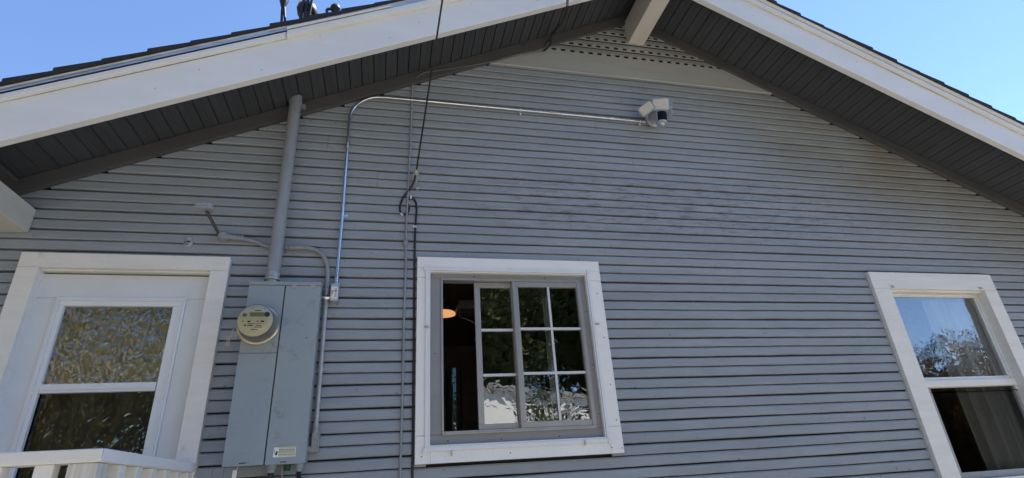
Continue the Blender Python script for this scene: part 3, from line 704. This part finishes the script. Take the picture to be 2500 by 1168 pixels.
slab(m, poly, -.215, 1.447, -.006, .004); slab(m, poly, -.215, 1.447, .0065, .022, .93); 
m.build('lamp_plate', mat('pale_grey_enamel', (.31, .34, .365), .45, var=.08, bump=.2), t, bevel=.001)
m = MB(); m.lathe((-.997, -.210, 1.466), (0, -.55, .8), [(0, .014), (.012, .015), (.014, .011), (.024, .010), (.025, .004)], 20); m.build('socket_stub', GALVO, t, smooth=True)
m = MB(); slab(m, poly, -.215, 1.447, .0042, .0063, .90); m.build('gasket', CABD, t)
t = thing('pipe_stub', (-1.107, -.01, 1.329), 'small painted pipe stub on the siding left of the lamp bracket', 'pipe stub')
m = MB(); m.lathe((-1.103, -.012, 1.331), (0, -1, 0), [(0, .023), (.007, .023), (.008, .016)], 20); m.box(-1.112, -1.092, -.020, -.0125, 1.338, 1.368); m.build('flange', mat('light_pipe_paint', (.36, .38, .41), .5, var=.1), t, smooth=True)
m = MB(); m.lathe((-1.107, -.018, 1.328), (-.25, -1, -.05), [(0, .009), (.022, .009), (.022, .006), (.010, .006)], 14); m.build('nozzle', PIPEG, t, smooth=True)

# ================= FLOODLIGHT CAMERA =================
t = thing('floodlight', (1.93, -.014, 2.46), 'white three-head floodlight with a black lens mounted high on the siding', 'floodlight')
m = MB(); m.lathe((1.930, -.012, 2.476), (0, -1, 0), [(0, .060), (.014, .060), (.015, .072), (.030, .072), (.036, .066), (.038, .055), (.050, .050)], 40); m.build('mount_plate', PLW, t, smooth=True)
m = MB(); m.tube([(1.925, -.045, 2.475), (1.920, -.10, 2.455), (1.919, -.165, 2.415)], [.052, .046, .040], 24); m.tube([(1.925, -.06, 2.47), (1.935, -.13, 2.50)], [.035, .022], 16); m.tube([(1.92, -.07, 2.48), (1.865, -.10, 2.49)], .014, 12); m.tube([(1.93, -.07, 2.48), (1.995, -.10, 2.50)], .014, 12); m.build('body', PLW, t, smooth=True)
m = MB(); m.lathe((1.904, -.185, 2.312), (0, 0, 1), [(0, .038), (.004, .0405), (.100, .0405), (.106, .036)], 32); m.build('camera_housing', PLW, t, smooth=True)
m = MB(); vs = []
for i in range(17):
    a = R(-90-62+124*i/16-3); 
    for z in (2.330, 2.408): vs.append((1.904+.0414*math.cos(a), -.185+.0414*math.sin(a), z-.005))
m.add(vs, [(2*i, 2*i+2, 2*i+3, 2*i+1) for i in range(16)]); m.build('black_lens', LENSB, t, smooth=True)
m = MB(); m.lathe((1.903, -.185, 2.3115), (0, 0, -1), [(0, .025), (.006, .022), (.013, .015), (.018, .007), (.019, .002)], 24); m.build('sensor_dome', PLW, t, smooth=True)
def head(c, yaw, pitch, roll, w_=.124, h=.092, d=.035):
    from mathutils import Euler
    rot = Euler((pitch, roll, yaw), 'XYZ').to_matrix(); c = Vector(c)
    def blk(sx, sz, y0, y1, r):
        pl = []
        for cx, cz, a0 in ((sx-r, sz-r, 0), (-sx+r, sz-r, 90), (-sx+r, -sz+r, 180), (sx-r, -sz+r, 270)):
            for i in range(5):
                a = R(a0+22.5*i); pl.append((cx+r*math.cos(a), cz+r*math.sin(a)))
        n = len(pl); vs = [c+rot@Vector((x, y0, z)) for x, z in pl]+[c+rot@Vector((x*.9, y1, z*.88)) for x, z in pl]
        mm = MB(); mm.add(vs, [tuple(range(n)), tuple(range(2*n-1, n-1, -1))]+[(i, i+n, (i+1) % n+n, (i+1) % n) for i in range(n)]); return mm
    hd = blk(w_/2, h/2, -d/2, d/2, .014).build('lamp_head', PLW, t, bevel=.002)
    blk(w_/2-.009, h/2-.009, -d/2-.0025, -d/2+.004, .009).build('diffuser', LENS, hd)
head((1.922, -.165, 2.509), R(-20), R(24), R(0)); head((1.823, -.130, 2.476), R(-38), R(22), R(-30), .118, .085); head((2.014, -.130, 2.514), R(62), R(8), R(10), .118, .088)
t.rotation_euler = (0, R(5), 0)

# ================= CABLES =================
t = thing('service_cable', (.14, -.02, 1.82), 'black overhead cable coming down to a wall clamp and running down beside the sliding window', 'cable')
m = MB(); A = Vector((.140, -.060, 1.860)); B = Vector((.219, -1.0, 2.346)); end = Vector((1.6, -20.0, 11.2))
pts = [A, A.lerp(B, .5), B, A+(B-A)*2.2]
p0 = pts[-1]
for i in range(1, 15):
    f = i/14; q_ = p0.lerp(end, f); q_.z -= .35*math.sin(f*math.pi); pts.append(q_)
m.tube(pts, .0052, 8); m.build('span', BLK, t, smooth=True)
m = MB(); m.lathe((.139, -.055, 1.848), (0, -.85, .52), [(-.035, .010), (-.02, .014), (.015, .014), (.03, .008)], 14); m.tube(smooth_path([(.128, -.03, 1.822), (.122, -.045, 1.85), (.135, -.06, 1.87), (.156, -.05, 1.858), (.152, -.03, 1.83), (.142, -.03, 1.80)], 5), .0025, 8)
m.tube(smooth_path([(.140, -.045, 1.825), (.142, -.03, 1.80), (.138, -.025, 1.775), (.130, -.02, 1.755)], 4), .0022, 6); m.lathe((.150, -.012, 1.757), (0, -1, 0), [(0, .008), (.02, .007), (.026, .011), (.03, .004)], 12); m.tube([(.138, -.030, 1.765), (.165, -.034, 1.757)], .004, 8)
m.build('tension_clamp', GALVO, t, smooth=True)
m = MB(); m.tube(smooth_path([(.140, -.060, 1.860), (.133, -.05, 1.82), (.122, -.035, 1.785), (.096, -.022, 1.740), (.066, -.020, 1.695), (.048, -.019, 1.640), (.047, -.019, 1.598), (.060, -.019, 1.573), (.082, -.019, 1.572), (.100, -.019, 1.598), (.099, -.019, 1.630), (.090, -.019, 1.655), (.094, -.020, 1.677), (.112, -.021, 1.686), (.132, -.020, 1.678), (.145, -.019, 1.650), (.148, -.019, 1.60), (.144, -.019, 1.52), (.141, -.019, 1.44), (.140, -.019, 1.30), (.141, -.019, 1.10), (.143, -.019, .80), (.144, -.019, .5), (.146, -.019, .06), (.147, -.019, -1.2)], 5), .0062, 10); m.build('cable', BLK, t, smooth=True)
for x, z, r_ in ((.057, 1.568, .7), (.111, 1.693, 0), (.137, 1.487, 1.5)):
    m = MB(); c_, s_ = math.cos(r_), math.sin(r_)
    def rr_(u, v, y): return (x+u*c_-v*s_, y, z+u*s_+v*c_)
    vs = [rr_(u, v, y) for y in (-.028, -.024) for u, v in ((-.006, -.013), (.006, -.013), (.006, .011), (-.006, .011))]
    m.add(vs, [(0, 1, 2, 3), (7, 6, 5, 4), (0, 4, 5, 1), (1, 5, 6, 2), (2, 6, 7, 3), (3, 7, 4, 0)]); m.build('cable_clip', CLIPM, t, bevel=.001)
m = MB(); m.tube([(.171-.02, -.0, 1.60), (.1565, -.020, 1.667)], .002, 6); m.build('nail', GALVO, t)

t = thing('utility_pole', (1.7, -20.2, GZ), 'tall brown wooden utility pole across the yard that carries the black cable', 'pole')
m = MB(); m.tube([(1.7, -20.2, GZ), (1.7, -20.2, 11.8)], [.16, .10], 16); m.build('pole', mat('pole_wood', (.16, .11, .075), .9, var=.3, scale=(20, 20, 2)), t, smooth=True)
m = MB(); m.box(.6, 2.8, -20.35, -20.25, 11.1, 11.25); m.build('crossarm', mat('arm_wood', (.2, .15, .1), .9), t)

t = thing('painted_conduit', (.085, -.015, 0), 'thin grey painted conduit running the full height of the siding left of the sliding window', 'conduit')
m = MB(); m.tube(smooth_path([(.108, -.024, 2.622), (.104, -.022, 2.27), (.094, -.021, 1.79), (.086, -.021, 1.40), (.090, -.021, 1.28), (.088, -.021, 1.1), (.086, -.021, .85), (.087, -.021, .5), (.085, -.021, .06), (.085, -.021, -1.2)], 5), .0062, 10); m.build('pipe', PIPEG, t, smooth=True)
m = MB(); m.lathe((.085, -.012, 1.377), (0, -1, 0), [(0, .018), (.010, .018), (.020, .012), (.022, .004)], 18); m.lathe((.085, -.022, 1.352), (0, 0, 1), [(0, .010), (.022, .010)], 12); m.build('wall_fitting', PIPEG, t, smooth=True)
m = MB(); m.lathe((.110, -.020, 2.622), (.3, -.5, .6), [(-.018, .012), (.0, .017), (.016, .012)], 14); m.tube(smooth_path([(.095, -.030, 2.60), (.085, -.04, 2.62), (.10, -.05, 2.645), (.125, -.045, 2.64)], 4), .004, 6); m.build('entry_fitting', RAFT, t, smooth=True)

t = thing('rafter_cable', (.6, -.06, 2.86), 'thin painted cable stapled along the left rafter up to the gable vent', 'cable')
m = MB(); m.tube(smooth_path([(.112, -.028, 2.622), (.135, -.045, 2.645), (.165, -.052, 2.675), (.200, -.054, 2.697), (.235, -.052, 2.706), (.37, -.052, 2.752), (.52, -.053, 2.80), (.68, -.052, 2.862), (.83, -.052, 2.935), (.94, -.052, 2.982), (1.05, -.054, 3.022), (1.10, -.056, 3.050), (1.13, -.060, 3.090), (1.16, -.075, 3.135)], 5), .0048, 8); m.build('cable', mat('dull_cable_paint', (.12, .12, .125), .6), t, smooth=True)
m = MB(); m.lathe((.196, -.046, 2.700), (0, -1, 0), [(0, .013), (.006, .013), (.014, .009), (.016, .003)], 14); m.build('knob', RAFT, t, smooth=True)
t = thing('phone_drop', (1.15, -.06, 3.1), 'thin dark cable pair dropping from beyond the bargeboard to the rafter beside the vent', 'cable')
for dx in (0, .011):
    m = MB(); m.tube(smooth_path([(1.085+dx, -.055, 3.020), (1.13+dx, -.060, 3.065), (1.152+dx, -.066, 3.115), (1.150+dx, -.10, 3.150), (1.135+dx, -.25, 3.06), (1.105+dx, -.45, 2.92), (1.085+dx, -.60, 2.86), (1.073+dx*.8, -.66, 2.868), (1.064+dx*.5, -.74, 2.93), (1.06, -1.1, 3.2), (1.10, -3.0, 4.9), (1.3, -10, 8.6), (1.7, -20.1, 11.3)], 6), .0035, 8); m.build('wire', BLK, t, smooth=True)
m = MB(); m.lathe((1.150, -.068, 3.118), (.1, 0, 1), [(-.012, .006), (-.008, .011), (.008, .011), (.012, .006)], 12); m.build('cable_tie', BLK, t)

# under the cabinet
def flex(name, pts, r, label, x):
    t = thing(name, (x, -.06, .1), label, 'conduit')
    P = smooth_path(pts, 14); m = MB(); rr_ = [r if i % 2 else r*.84 for i in range(len(P))]; m.tube(P, rr_, 16); m.build('corrugated_tube', mat('dark_flexible_metal', (.075, .078, .085), .35, .5, var=.2, scale=(50, 50, 50)), t)
    m = MB(); p = pts[0]; m.lathe((p[0], p[1], .156), (0, 0, -1), [(0, r*1.5), (.018, r*1.5), (.019, r*1.15), (.035, r*1.15)], 20); m.build('connector', CAB, t, smooth=True)
flex('flexible_conduit', [(-.523, -.075, .125), (-.523, -.075, .05), (-.523, -.075, -.5), (-.523, -.075, -1.2)], .0165, 'dark corrugated conduit dropping straight from the bottom of the grey cabinet', -.523)
flex('flexible_conduit', [(-.398, -.070, .125), (-.396, -.068, .10), (-.385, -.062, .062), (-.366, -.055, .02), (-.36, -.045, -.10), (-.36, -.04, -1.2)], .0125, 'dark corrugated conduit curving right under the corner of the grey cabinet', -.398)
t = thing('ground_wire', (-.475, -.06, .1), 'thin pale ground wire hanging under the grey cabinet between two dark conduits', 'wire')
m = MB(); m.tube(smooth_path([(-.478, -.06, .158), (-.477, -.05, .10), (-.474, -.045, .03), (-.472, -.04, -1.3)], 5), .0035, 8); m.build('wire', PIPEG, t, smooth=True)
m = MB(); m.lathe((-.452, -.07, .140), (0, 0, 1), [(-.012, .014), (.016, .016)], 16); o = m.build('green_plug', GREENP, smooth=True); tag(o, 'small green plastic plug under the bottom edge of the grey cabinet', 'plug')

# ================= PORCH =================
t = thing('porch_railing', (-.95, -.95, -.87), 'white painted porch railing with square balusters at the bottom left corner', 'railing')
m = MB(); m.add([(-3.0, -.986, .1455), (-.868, -.986, .1455), (-.957, -.897, .1455), (-3.0, -.897, .1455), (-3.0, -.986, .186), (-.868, -.986, .186), (-.957, -.897, .186), (-3.0, -.897, .186)],
      [(0, 3, 2, 1), (4, 5, 6, 7), (0, 1, 5, 4), (1, 2, 6, 5), (2, 3, 7, 6), (3, 0, 4, 7)])
m.build('top_rail', WHITE, t, bevel=.004)
m = MB(); m.add([(-.8675, -.9845, .1455), (-.8675, -.014, .1455), (-.9565, -.014, .1455), (-.9565, -.8955, .1455), (-.8675, -.9845, .186), (-.8675, -.014, .186), (-.9565, -.014, .186), (-.9565, -.8955, .186)],
      [(0, 3, 2, 1), (4, 5, 6, 7), (0, 1, 5, 4), (1, 2, 6, 5), (2, 3, 7, 6), (3, 0, 4, 7)])
m.build('top_rail', CASE2, t, bevel=.004)
WOODP = mat('weathered_white_post', (.62, .60, .56), .7, var=.22, scale=(60, 60, 1.5), bump=.9, bscale=70)
m = MB(); m.box(-.962, -.878, -.978, -.905, -.87, .145); m.build('post', WOODP, t, bevel=.004)
for k in range(11):
    x = -1.052-.137*k
    m = MB(); m.box(x, x+.052, -.975, -.935, -.80, .145); m.build('baluster', WHITE, t, bevel=.002)
for k in range(6):
    y = -.815+.1455*k
    m = MB(); m.box(-.928, -.878, y, y+.050, -.80, .145); m.build('baluster', WHITE, t, bevel=.002)
m = MB(); m.box(-3.0, -.979+.02, -.978, -.90, -.86, -.80); m.box(-.95, -.875, -.90, -.02, -.86, -.80); m.build('bottom_rail', WHITE, t)
t = thing('porch_deck', (-1.9, -.5, GZ), 'wooden porch deck under the white railing at the door', 'deck')
m = MB()
for k in range(8): m.box(-3.0, -.85, -1.0+.123*k, -1.0+.123*k+.118, -.92, -.88)
m.build('deck_board', mat('deck_wood', (.25, .24, .23), .8, var=.2, scale=(3, 20, 3)), t)
for x in (-2.95, -.95):
    m = MB(); m.box(x, x+.09, -.97, -.88, GZ, -.925); m.build('leg', WHITE, t)

# ================= ACROSS THE YARD (seen in the window glass, some added to block sky) =================
def leafmat(name, a, tr=.25):
    m = mat(name, a, .85, var=.85, scale=(2.2, 2.2, 2.2), spec=.1); return m
def tree(name, x, y, h, rad, zc, mt, label, n=2600, ls=.13, flat=1.0, g='trees across the yard', seed=1):
    r = random.Random(seed); t = thing(name, (x, y, GZ), label, 'tree', g)
    m = MB(); top = Vector((x+r.uniform(-.3, .3), y, zc)); m.tube(smooth_path([(x, y, GZ), (x+.1, y, GZ+h*.25), top], 5), [.22-.012*i for i in range(11)], 12)
    clumps = []
    for i in range(34):
        d = Vector((r.gauss(0, 1), r.gauss(0, 1), r.gauss(0, 1))).normalized()*r.uniform(.35, 1.0)
        c = Vector((x+d.x*rad, y+d.y*rad*.8, zc+d.z*rad*flat)); clumps.append((c, r.uniform(.22, .42)*rad))
        if i % 3 == 0: m.tube(smooth_path([(x+.05, y, GZ+h*r.uniform(.25, .5)), (x+d.x*rad*.4, y+d.y*rad*.3, zc-rad*flat*.2), tuple(c)], 3), [.08-.008*k for k in range(7)], 6)
    m.build('trunk', mat('bark_'+name, (.13, .10, .075), .9, var=.35, scale=(12, 12, 2)), t, smooth=True)
    m = MB()
    for i in range(n):
        c, cr = r.choice(clumps); d = Vector((r.gauss(0, 1), r.gauss(0, 1), r.gauss(0, 1))); d = d.normalized()*cr*r.random()**.4
        p = c+d; u = Vector((r.gauss(0, 1), r.gauss(0, 1), r.gauss(0, .6))).normalized(); v = u.cross(Vector((r.gauss(0, 1), r.gauss(0, 1), r.gauss(0, 1)))).normalized()
        L = ls*r.uniform(.6, 1.4)
        m.add([p-u*L, p+v*L*.4, p+u*L, p-v*L*.4], [(0, 1, 2, 3)])
    m.build('crown', mt, t)
LG = leafmat('yellow_green_leaves', (.33, .29, .12)); DG = leafmat('dark_green_leaves', (.05, .065, .025)); BR = leafmat('russet_leaves', (.15, .10, .055))
tree('shade_tree', -8.0, -14.5, 8.0, 4.0, 3.6, LG, 'broad yellow-green tree across the yard, mirrored in the door glass', 17000, .22, .95, 2)
tree('shade_tree', -4.6, -18.5, 8.0, 3.6, 4.2, DG, 'dark tree standing behind the broad yellow-green tree', 12000, .22, .95, 12)
tree('shade_tree', 4.3, -16.8, 10.0, 4.5, 6.5, DG, 'dark evergreen tree across the yard, mirrored in the sliding window', 16000, .20, .78, 5)
tree('shade_tree', 10.0, -17.5, 9.0, 4.0, 6.0, DG, 'second dark tree across the yard, standing right of the garage', 10000, .20, .9, 6)
tree('yard_shrub', 3.3, -8.6, 2.6, 1.25, .75, DG, 'sparse twiggy shrub in front of the garage', 1300, .09, 1.0, 21, None)
tree('russet_tree', 19.0, -13.0, 4.5, 2.6, 1.2, BR, 'low russet leaved tree far along the fence, left of its twin', 9000, .14, .75, 8)
tree('russet_tree', 24.0, -14.0, 5.5, 3.2, 1.6, BR, 'low russet leaved tree at the far end of the fence', 9000, .16, .75, 9)
tree('shade_tree', -13.5, -16.5, 8.0, 3.4, 3.6, LG, 'yellow-green tree at the far left of the yard', 6000, .2, .9, 10)
for i, (x, y, h, rad, zc, lab) in enumerate([(12.5, -24, 15, 6.5, 8.5, 'tall dark tree added as a sky blocker behind the second dark tree'), (-3.5, -25, 14, 6.5, 8.0, 'tall dark tree added as a sky blocker behind the utility pole'),
        (20.5, -26, 13, 5.5, 6.5, 'tall dark tree added as a sky blocker at the back right of the yard'), (30, -5, 15, 6.0, 7.0, 'tall dark tree added as a sky blocker beside the far right end of the yard'), (-15.0, -23, 15, 7.0, 8.0, 'tall dark tree added as a sky blocker at the back left corner of the yard')]):
    tree('shade_tree', x, y, h, rad, zc, DG, lab, 11000, .34, 1.0, 40+i)  # tall trees added to block low sky and darken under the eaves
t = thing('garage', (3, -11, GZ), 'white garage with a flat grey roof across the yard', 'garage')
m = MB(); m.box(.5, 7.4, -14.8, -11, GZ, 2.25); m.build('wall', mat('white_stucco', (.84, .82, .77), .9, var=.06, bump=.4), t)
m = MB(); m.box(.35, 7.55, -14.95, -10.85, 2.252, 2.34); m.build('roof', mat('pale_roof', (.30, .30, .30), .8), t)
m = MB(); m.box(1.0, 3.4, -10.99, -10.9, GZ, .55); m.build('door', mat('garage_door', (.55, .55, .52), .6), t)
m = MB(); m.box(4.0, 4.9, -10.99, -10.93, -.3, .6); m.build('window', CABD, t)
t.rotation_euler = (0, 0, R(-34))
t = thing('board_fence', (8, -12.5, GZ), 'weathered brown board fence across the yard', 'fence')
m = MB()
for k in range(150): 
    x = 9.5+k*.15; m.box(x, x+.14, -12.5+random.uniform(-.01, .01), -12.47, GZ, .15+random.uniform(-.02, .02))
m.build('boards', mat('fence_wood', (.17, .12, .085), .9, var=.3, scale=(8, 8, 1)), t)
m = MB()
for k in range(60):
    x = -16+k*.15; m.box(x, x+.14, -12.5+random.uniform(-.01, .01), -12.47, GZ, .15+random.uniform(-.02, .02))
t = thing('board_fence', (-12, -12.5, GZ), 'weathered brown board fence on the left of the yard', 'fence'); m.build('boards', mat('fence_wood_left', (.17, .12, .085), .9, var=.3, scale=(8, 8, 1)), t)

t = thing('sky_blocker_house', (-9, -2, GZ), 'tan unseen house added on the left of the yard to block the sky', 'house')  # unseen house added to block sky and darken the left of the wall
m = MB(); m.box(-12.5, -4.7, -5, 6, GZ, 3.0); m.prism([(-12.5, 3.0), (-4.7, 3.0), (-8.6, 5.0)], -5, 6); m.build('wall', mat('tan_stucco', (.24, .20, .15), .9, bump=.4), t)
m = MB(); m.prism([(-13.0, 2.80), (-8.6, 5.05), (-4.2, 2.80), (-4.2, 2.92), (-8.6, 5.20), (-13.0, 2.92)], -5.4, 6.4); m.build('roof', SHING, t)
for y in (-4, -1.5):
    m = MB(); m.box(-4.7, -4.66, y, y+1.1, -.3, 1.0); m.build('window', CABD, t)
